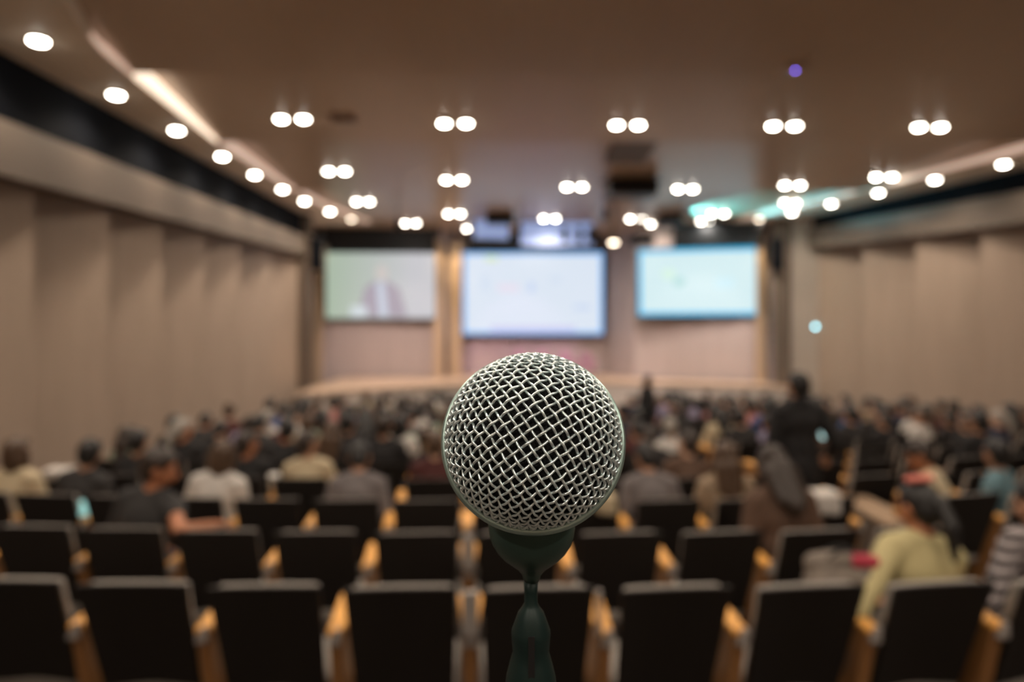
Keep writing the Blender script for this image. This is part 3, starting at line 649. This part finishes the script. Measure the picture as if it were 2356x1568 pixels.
def mo(name, me, m, parent, M=None):
    o = bpy.data.objects.new(name, me)
    if not me.materials: me.materials.append(None)
    C.objects.link(o); o.parent = parent
    o.material_slots[0].link = 'OBJECT'; o.material_slots[0].material = m
    if M is not None: o.matrix_local = M
    return o
eye_me = None
def eyes(parent, H):
    for s in (-1, 1):
        bm = bmesh.new(); ell(bm, (s * 0.033, 0.082, 0.128), (0.013, 0.011, 0.010), H, 10); obj('eye', bm, M_eye, parent, smooth=True)
M_eye = mat('eye', (0.03, 0.02, 0.015), 0.15)
def person(loc, rz, pose, hair, hc, top, bottom, skin, label, group=None, scale=1.0, near=False):
    t = thing('person', label, 'person', loc, rz, group); t.scale = (scale,) * 3
    P = POSE[pose]
    mo('body', P['body'], M_skin[skin], t); mo('shirt', P['shirt'], M_cl[top], t); mo('trousers', P['trousers'], M_cl[bottom], t); mo('shoes', P['shoes'], M_cl['black'], t)
    mo('hair', HAIR[hair], M_hair[hc], t, P['H'])
    if near: eyes(t, P['H'])
    return t
FARP = {}
def far_person(loc, rz, pose, hair, hc, top, bottom, skin, label, group, scale):
    key = (pose, hair)
    if key not in FARP:
        P = POSE[pose]; bm = bmesh.new()
        for i, (me, M) in enumerate(((P['body'], None), (P['shirt'], None), (P['trousers'], None), (HAIR[hair], P['H']))):
            n0 = len(bm.verts); f0 = len(bm.faces); bm.from_mesh(me); bm.verts.ensure_lookup_table(); bm.faces.ensure_lookup_table()
            if M is not None:
                for v in bm.verts[n0:]: v.co = M @ v.co
            for f in bm.faces[f0:]: f.material_index = i; f.smooth = True
        me = bpy.data.meshes.new('person'); bm.to_mesh(me); bm.free()
        for i in range(4): me.materials.append(None)
        FARP[key] = me
    o = bpy.data.objects.new('person', FARP[key]); C.objects.link(o); o.location = loc; o.rotation_euler = (0, 0, rz); o.scale = (scale,) * 3
    for i, m in enumerate((M_skin[skin], M_cl[top], M_cl[bottom], M_hair[hc])):
        o.material_slots[i].link = 'OBJECT'; o.material_slots[i].material = m
    return tag(o, label, 'person', group)
def sit(k, x, dx=0, dy=0, dz=0):
    (px, py, pz), rz = seat_pos(k, x); R = Matrix.Rotation(rz, 3, 'Z') @ Vector((dx, 0.33 + dy, dz))
    return (px + R.x, py + R.y, pz + R.z - 0.10), rz
def pseat(k, x, pose, hair, hc, top, bottom, skin, label, scale=0.95, turn=0.0, dx=0, dy=0, near=True):
    loc, rz = sit(k, x, dx, dy); return person(loc, rz + turn, pose, hair, hc, top, bottom, skin, label, None, scale, near)
NEAR = []
def put(k, x, *a, **kw): NEAR.append((k, round(x, 2))); return pseat(k, x, *a, **kw)
girl = put(1, 1.757, 'girl', 'ponytail', 'black', 'yellow', 'black', 2, 'girl in a yellow top with a coral hair tie, seated in the front row', scale=0.95, dx=0.08, dy=-0.02)
bm = bmesh.new(); Hg = POSE['girl']['H']
for i in range(7):
    a = i * 2 * PI / 7; ell(bm, (0.05 * math.cos(a), -0.04 + 0.035 * math.sin(a), 0.255), (0.028, 0.024, 0.018), Hg, 10)
obj('hair_tie', remesh_b := bm, mat('coral_fabric', (0.75, 0.22, 0.17), 0.8), girl, smooth=True)
put(1, 2.307, 'girl', 'short', 'black', 'striped', 'black', 0, 'person in a black and grey striped top at the right edge of the front row', dx=0.16, turn=0.0)
put(2, 0.039 + 0.55 * -4, 'elbow_out', 'short', 'dark brown', 'charcoal', 'denim', 2, 'man in a charcoal shirt with one arm over the chair, face turned aside', scale=1.0, turn=-0.2, dx=-0.06, dy=-0.06)
put(2, 0.039 + 0.55 * 3, 'reading', 'long', 'dark brown', 'brown', 'black', 0, 'long-haired woman in a brown shawl in the second row near the standing man', scale=1.0)
c3 = -0.029
put(3, c3 - 0.55 * 6, 'tilted', 'short', 'black', 'charcoal', 'black', 0, 'black-haired person in charcoal in the third row close to the left aisle')
put(3, c3 - 0.55 * 7, 'upright', 'bob', 'brown', 'cream', 'denim', 1, 'person in a cream jacket at the left edge of the photograph')
put(3, c3 - 0.55 * 4, 'tilted', 'bob', 'brown', 'white', 'black', 1, 'brown-haired woman in a white top behind the man in the charcoal shirt')
put(3, c3 - 0.55 * 2, 'reading', 'short', 'black', 'grey', 'black', 0, 'black-haired man in a grey sweater, third row, left of the microphone')
put(3, c3 + 0.55 * 2, 'reading', 'short', 'black', 'grey', 'black', 0, 'person with bowed black hair in a grey top, third row, right of the microphone')
put(3, c3 + 0.55 * 3, 'upright', 'long', 'brown', 'tan', 'black', 1, 'woman with long brown hair in a tan coat, third row')
c4 = -0.097
put(4, c4 - 0.55 * 3, 'turned', 'short', 'dark brown', 'cream', 'black', 0, 'person in a cream yellow shirt, fourth row, left of the microphone')
put(4, c4 - 0.55 * 1, 'upright', 'short', 'brown', 'maroon', 'black', 1, 'brown-haired person in maroon, fourth row, beside the microphone')
put(4, c4 - 0.55 * 4, 'turned', 'short', 'dark brown', 'black', 'black', 2, 'dark-haired person in black, face turned aside, beside the white cup')
put(4, c4 - 0.55 * 6, 'upright', 'short', 'black', 'black', 'black', 0, 'black-haired person in black, fourth row, next to the left aisle')
put(4, c4 + 0.55 * 3, 'tilted', 'short', 'dark brown', 'brown', 'black', 1, 'person in a brown top, fourth row, beside the tan coat')
put(4, c4 + 0.55 * 1, 'reading', 'bob', 'dark brown', 'maroon', 'black', 1, 'dark-haired woman in maroon, fourth row, just right of the microphone')
put(3, 3.3, 'reading', 'short', 'dark brown', 'cream', 'denim', 2, 'person in cream sleeves bending forward on the end seat beyond the right aisle', turn=0.7, dx=0.08)
put(3, 3.85, 'turned', 'short', 'black', 'teal', 'black', 0, 'person in a teal jacket beyond the right aisle at the edge of the photograph', turn=0.5)

rnd = random.Random(11)
TOPS = ['black'] * 10 + ['charcoal'] * 6 + ['grey'] * 3 + ['white'] * 4 + ['cream'] * 1 + ['maroon'] * 2 + ['brown'] * 3 + ['navy'] * 3 + ['lavender', 'blue', 'olive', 'pale green', 'pink', 'tan']
for k, x, sec, i in SEATS:
    if k < 5 or (k, round(x, 2)) in NEAR: continue
    if rnd.random() > (0.55 if k == 5 else (0.74 if k < 8 else 0.9)): continue
    if sec == 'right' and k <= 6 and x < 5 and rnd.random() < 0.8: continue
    top = rnd.choice(TOPS); hair = rnd.choice(['short'] * 5 + ['bob', 'bob', 'long', 'ponytail', 'bun']); hc = rnd.choice(['black'] * 6 + ['dark brown'] * 3 + ['brown'] * 2 + ['grey'])
    pose = rnd.choice(['upright'] * 3 + ['tilted', 'turned', 'reading', 'tilted'] + (['phone'] if rnd.random() < 0.4 else [])); skin = rnd.choice([0, 0, 1, 2])
    loc, rz = sit(k, x, rnd.uniform(-0.05, 0.05), rnd.uniform(-0.03, 0.06))
    lab = '%s-haired person in %s, %s row%s, %s from the %s' % (hc.replace(' ', '-'), top, ORD[k - 1], '' if sec == 'main' else ' beyond the right aisle', ORD[i], 'left aisle' if sec == 'main' else 'aisle')
    a = (loc, rz + rnd.uniform(-0.12, 0.12), pose, hair, hc, top, rnd.choice(['black', 'denim', 'charcoal']), skin, lab, 'spectators in the %s row' % ORD[k - 1])
    sc = rnd.uniform(0.90, 1.02)
    if k <= 9: person(*a, scale=sc)
    else: far_person(*a, sc)

# standing people
def stand(loc, rz, top, bottom, hc, hair, skin, label, scale, rw=None, re=None, jacket=True):
    t = thing('person', label, 'person', loc, rz); t.scale = (scale,) * 3
    T = Matrix.Translation((0, 0, 0.40)); H = Matrix.Translation((0, 0, 1.50)) @ Matrix.Rotation(0.15, 4, 'Z') @ Matrix.Rotation(-0.08, 4, 'X')
    S = {}
    for s, n in ((1, 'r'), (-1, 'l')):
        S['sh' + n] = Vector((0.165 * s, 0, 1.41)); S['el' + n] = Vector((0.24 * s, -0.02, 1.13)); S['wr' + n] = Vector((0.25 * s, 0.05, 0.88))
        S['hip' + n] = Vector((0.09 * s, 0, 0.92)); S['kn' + n] = Vector((0.10 * s, 0.02, 0.50)); S['an' + n] = Vector((0.11 * s, 0, 0.09)); S['toe' + n] = Vector((0.13 * s, 0.16, 0.035))
    if re: S['elr'] = Vector(re)
    if rw: S['wrr'] = Vector(rw)
    bm = bmesh.new(); torso(bm, T, -0.006); neckbm(bm, T, H); head(bm, H)
    for n, s in (('r', 1), ('l', -1)):
        caps(bm, S['sh' + n], S['el' + n], 0.048, 0.038); caps(bm, S['el' + n], S['wr' + n], 0.038, 0.026); hand(bm, S['wr' + n], S['wr' + n] - S['el' + n], s)
        caps(bm, S['hip' + n], S['kn' + n], 0.08, 0.055); caps(bm, S['kn' + n], S['an' + n], 0.052, 0.038); caps(bm, S['an' + n] - Vector((0, 0.03, 0.04)), S['toe' + n], 0.04, 0.032)
    mo('body', remesh(bm, 0.009, 3), M_skin[skin], t)
    bm = bmesh.new(); torso(bm, T, 0.018)
    if jacket: ell(bm, (0, 0, 0.92), (0.19, 0.14, 0.16)); ell(bm, (0, 0, 1.1), (0.172, 0.125, 0.2)); ell(bm, (0, 0, 1.33), (0.19, 0.125, 0.12)); caps(bm, (0, -0.03, 1.46), (0, -0.03, 1.5), 0.06, 0.055)
    for n in 'rl':
        e = S['el' + n]; v = S['wr' + n]; caps(bm, S['sh' + n], e, 0.072, 0.06); caps(bm, e, e + (v - e) * 0.88, 0.06, 0.045)
    mo('jacket' if jacket else 'shirt', remesh(bm, 0.012, 16), M_cl[top], t)
    bm = bmesh.new(); ell(bm, (0, 0, 0.93), (0.17, 0.125, 0.11))
    for n in 'rl': caps(bm, S['hip' + n], S['kn' + n], 0.095, 0.075); caps(bm, S['kn' + n], S['an' + n] + Vector((0, 0, 0.03)), 0.075, 0.06)
    mo('trousers', remesh(bm, 0.014, 3), M_cl[bottom], t)
    bm = bmesh.new()
    for n in 'rl': ell(bm, S['toe' + n] - Vector((0, 0.06, 0)), (0.046, 0.13, 0.038)); ell(bm, S['an' + n] - Vector((0, 0.02, 0.03)), (0.045, 0.05, 0.055))
    mo('shoes', remesh(bm, 0.012, 2), M_cl['black'], t)
    mo('hair', HAIR[hair], M_hair[hc], t, H); eyes(t, H)
    return t
man = stand((2.36, 5.62, floor_z(5.62)), 0.02, 'black', 'black', 'black', 'short', 0, 'man in a black suit standing with his back to the camera', 0.985, rw=(0.30, 0.10, 1.03), re=(0.285, -0.06, 1.16))
stand((2.78, 14.0, floor_z(14.0)), -1.2, 'black', 'black', 'black', 'short', 0, 'thin dark figure standing before the stage front', 0.97, jacket=False)

# ------------------------------------------------------------------ small things among the seats
def flat_thing(name, lab, cat, loc, rot, dims, m, parts=()):
    t = thing(name, lab, cat, loc); t.rotation_euler = rot
    a, b, c = dims; bm = bmesh.new(); box(bm, -a / 2, a / 2, -b / 2, b / 2, 0, c); obj('casing', bm, M_blackm, t, bevel=min(b, c) * 0.3)
    bm = bmesh.new(); box(bm, -a / 2 * 0.93, a / 2 * 0.93, -b / 2 - 0.0015, -b / 2 - 0.0002, c * 0.05, c * 0.95); obj('display', bm, m, t)
    return t
flat_thing('tablet', 'tablet with a turquoise screen glowing in the third row', 'tablet', (-3.1, 4.93, floor_z(4.93) + 0.668), (-0.35, 0, 0.15), (0.17, 0.008, 0.12), mat('tablet_screen', (0.3, 0.6, 0.6), 0.3, emit=(0.30, 0.62, 0.60), es=0.9))
flat_thing('phone', 'lit phone in the hand of the standing man in the suit', 'phone', (2.66, 5.84, 0.90), (-0.3, 0, 0.3), (0.05, 0.008, 0.07), mat('phone_screen', (0.5, 0.8, 0.8), 0.3, emit=(0.55, 0.85, 0.85), es=1.6))
t = thing('drinking_cup', 'tall white cup on an armrest in the fourth row', 'cup', (-2.03, 5.83, floor_z(5.7) + 0.66))
bm = bmesh.new(); lathe(bm, [(0.034, 0), (0.047, 0.15), (0.049, 0.155)], 24); obj('cup_body', bm, mat('paper_white', (0.8, 0.76, 0.7), 0.6), t, smooth=True)
bm = bmesh.new(); lathe(bm, [(0.051, 0.153), (0.051, 0.165), (0.045, 0.168), (0.043, 0.178), (0.005, 0.179)], 24); obj('lid', bm, mat('lid_white', (0.75, 0.72, 0.68), 0.4), t, smooth=True)
def drape(lab, k, x, col, dx, w_, drop):
    (px, py, pz), rz = seat_pos(k, x); t = thing('folded_jacket', lab, 'jacket', (px, py, pz), rz); bm = bmesh.new()
    r2 = random.Random(k)
    for j in range(5):
        u = dx - w_ / 2 + w_ * (j + 0.5) / 5; s = r2.uniform(0.8, 1.2)
        caps(bm, (u, -0.02, 0.865), (u, 0.075, 0.865), 0.03 * s, 0.03 * s); caps(bm, (u, -0.035, 0.86), (u + 0.01, -0.03 + 0.05 * drop, 0.86 - drop * s), 0.028, 0.03 * s)
        caps(bm, (u, 0.09, 0.86), (u, 0.16, 0.86 - drop), 0.028, 0.03)
    me = remesh(bm, 0.01, 4); o = mo('jacket_cloth', me, M_cl[col], t)
drape('white jacket heaped over a chair back between the shawl and the aisle', 3, c3 + 0.55 * 4, 'white', -0.03, 0.2, 0.10)
drape('white cloth draped over a fourth row chair by the left wall', 4, c4 - 0.55 * 7, 'white', 0.05, 0.24, 0.05)
drape('pale cloth draped over a third row chair right of the microphone', 3, c3 + 0.55 * 1, 'cream', 0.1, 0.12, 0.08)
# low carpeted platform in the right aisle
M_tan = mat('tan_carpet', (0.36, 0.25, 0.16), 0.9, noise=(0.30, 0.2, 0.13), nscale=30)
t = thing('low_platform', 'low tan carpeted platform beside the right aisle', 'platform', (2.98, 5.36, floor_z(5.7)), 0.0)
bm = bmesh.new(); box(bm, -0.22, 0.02, -0.32, 0.44, 0.0, 0.62); obj('base', bm, M_col, t, bevel=0.01)
bm = bmesh.new(); box(bm, -0.24, 0.04, -0.34, 0.46, 0.62, 0.66); obj('top', bm, M_tan, t, bevel=0.008)
# bag on the seat beside the girl
(bx, by, bz), brz = seat_pos(1, 1.207)
t = thing('tote_bag', 'patterned tote bag with a red pouch on the seat beside the girl in yellow', 'bag', (bx + 0.26, by + 0.30, bz + 0.45), brz)
bm = bmesh.new(); caps(bm, (-0.11, 0, 0.10), (0.11, 0, 0.10), 0.08, 0.08); caps(bm, (-0.10, 0, 0.30), (0.10, 0, 0.31), 0.08, 0.07); caps(bm, (-0.12, 0.02, 0.38), (0.02, 0, 0.40), 0.05, 0.045)
o = mo('bag_body', remesh(bm, 0.01, 5), mat('bag_pattern', (0.30, 0.25, 0.2), 0.8, noise=(0.05, 0.04, 0.04), nscale=35), t)
bm = bmesh.new(); caps(bm, (0.04, -0.02, 0.40), (0.13, -0.02, 0.39), 0.035, 0.03); mo('pouch', remesh(bm, 0.008, 3), mat('red_cloth', (0.4, 0.03, 0.06), 0.7), t)
for s in (-0.02, 0.03):
    bm = bmesh.new()
    for i in range(8):
        a, b = PI * i / 8, PI * (i + 1) / 8
        caps(bm, (0.10 * math.cos(a), s, 0.36 + 0.09 * math.sin(a)), (0.10 * math.cos(b), s, 0.36 + 0.09 * math.sin(b)), 0.007, 0.007, None, 8)
    obj('handle', bm, M_cl['black'], t, smooth=True)

# ------------------------------------------------------------------ the microphone
BC = Vector((0.0058, 0.189, CAM_Z - 0.0329)); BR = 0.0238
pole = Vector((0, -1, 0)); el = math.radians(23.0); pole = Vector((-0.03, -math.cos(el), math.sin(el))).normalized()
mic = thing('microphone', 'large silver mesh microphone head in sharp focus', 'microphone', tuple(BC))
ux = Vector((1, 0, 0)); ux = (ux - ux.dot(pole) * pole).normalized(); uz = pole.cross(ux) * -1
uz = ux.cross(pole) if ux.cross(pole).z > 0 else pole.cross(ux)
ang1 = math.radians(33.5)
e1 = ux * math.cos(ang1) + uz * math.sin(ang1); e2 = -ux * math.sin(ang1) + uz * math.cos(ang1)
M_wire = mat('mic_mesh', (0.84, 0.97, 1.0), 0.30, 0.80, bump=0.02, bscale=4000)
M_rim = mat('mic_rim', (0.42, 0.58, 0.55), 0.30, 0.8)
M_foam = mat('mic_foam', (0.006, 0.007, 0.010), 0.9, bump=0.8, bscale=2500)
M_body = mat('mic_body', (0.05, 0.095, 0.08), 0.36, 0.4)
PITCH = 0.00236; TMAX = math.radians(86)
def sph(a, b, off):
    rho = math.hypot(a, b) or 1e-9; q = rho / BR
    th = q if q < 0.9 else 0.9 + (q - 0.9) * 1.06
    d = e1 * (a / rho) + e2 * (b / rho)
    return (pole * math.cos(th) + d * math.sin(th)) * (BR + off), th
bm = bmesh.new(); NW = 18; sub = 8; wr = 0.00036; amp = 0.00036
for fam in (0, 1):
    for j in range(-NW, NW + 1):
        run = []; segs = []
        for s in range(-NW * sub, NW * sub + 1):
            a = s / sub * PITCH; b = j * PITCH + 0.0004
            sg = (1 if j % 2 == 0 else -1) * (1 if fam == 0 else -1)
            off = amp * sg * math.cos(PI * s / sub)
            p, th = sph(a, b, off) if fam == 0 else sph(b, a, off)
            if th < TMAX: run.append(p)
            elif run: segs.append(run); run = []
        if run: segs.append(run)
        for run in segs:
            if len(run) < 6: continue
            prev = None
            for i, p in enumerate(run):
                tdir = (run[min(i + 1, len(run) - 1)] - run[max(i - 1, 0)]).normalized(); nn = p.normalized(); bb = tdir.cross(nn).normalized(); nn = bb.cross(tdir)
                ring = [bm.verts.new(p + (nn * math.cos(q * PI / 4) + bb * math.sin(q * PI / 4)) * wr) for q in range(8)]
                if prev:
                    for q in range(8): bm.faces.new((prev[q], prev[(q + 1) % 8], ring[(q + 1) % 8], ring[q]))
                prev = ring
gr = obj('mesh_grille', bm, M_wire, mic, smooth=True)
bm = bmesh.new(); bmesh.ops.create_uvsphere(bm, u_segments=48, v_segments=32, radius=BR * 0.945); obj('foam', bm, M_foam, mic, smooth=True)
Rm = pole.to_track_quat('Z', 'Y').to_matrix().to_4x4()
bm = bmesh.new(); s = BR
lathe(bm, [(s * 0.990, 0.0024), (s * 1.030, 0.0027), (s * 1.056, 0.0023), (s * 1.066, 0.0014), (s * 1.064, 0.0004), (s * 1.040, 0.0000), (s * 1.040, -0.0005), (s * 1.046, -0.0009), (s * 1.040, -0.0024), (s * 1.0, -0.0046), (s * 0.93, -0.0080), (s * 0.84, -0.0118), (s * 0.70, -0.0160), (s * 0.5, -0.0180)], 96, Rm, cap=False)
obj('rim', bm, M_rim, mic, smooth=True)
# body cup below the head, then the slim neck
def zp(v): return v - 0.0
bm = bmesh.new(); Mb = Matrix.Translation((-0.0002, 0.006, 0))
lathe(bm, [(0.0124, -0.012), (0.0124, -0.0250), (0.0120, -0.0280), (0.0112, -0.0303), (0.0098, -0.0326), (0.0080, -0.0345), (0.0058, -0.0362), (0.0040, -0.0376), (0.0027, -0.0392), (0.0021, -0.0412)], 64, Mb)
obj('body', bm, M_body, mic, smooth=True)
st = thing('microphone_stand', 'slim dark green black stand carrying the microphone', 'microphone stand', (BC.x - 0.0004, BC.y + 0.006, floor_z(0.19)))
H0 = BC.z - floor_z(0.19)
bm = bmesh.new(); lathe(bm, [(0.0021, H0 - 0.0410), (0.0019, H0 - 0.0440), (0.0019, H0 - 0.0472), (0.0025, H0 - 0.0484), (0.0037, H0 - 0.0500), (0.0046, H0 - 0.0525), (0.0055, H0 - 0.0550), (0.0056, H0 - 0.0560), (0.0054, H0 - 0.0587), (0.0052, H0 - 0.0612), (0.0059, H0 - 0.0637), (0.0070, H0 - 0.0680), (0.0076, H0 - 0.073), (0.0078, H0 - 0.11), (0.0078, H0 - 0.16)], 48)
M_stand = mat('stand_dark', (0.010, 0.024, 0.022), 0.42, 0.2, spec=0.35)
obj('clip', bm, M_stand, st, smooth=True)
bm = bmesh.new(); hexa(bm, [(-0.0010, -0.0083, H0 - 0.10), (0.0010, -0.0083, H0 - 0.10), (0.0010, -0.004, H0 - 0.10), (-0.0010, -0.004, H0 - 0.10), (-0.0009, -0.0057, H0 - 0.0545), (0.0009, -0.0057, H0 - 0.0545), (0.0009, -0.003, H0 - 0.0545), (-0.0009, -0.003, H0 - 0.0545)]); obj('clip_reflection', bm, M_blackm, st)  # dark strip painted in as the reflection down the clip front
bm = bmesh.new(); lathe(bm, [(0.0078, H0 - 0.158), (0.0078, 0.9), (0.0115, 0.9), (0.0115, 0.86), (0.0115, 0.03)], 32); obj('pole', bm, M_stand, st, smooth=True)
bm = bmesh.new(); lathe(bm, [(0.125, 0.0), (0.125, 0.014), (0.11, 0.026), (0.02, 0.036), (0.0115, 0.05)], 48); obj('base', bm, M_stand, st, smooth=True)
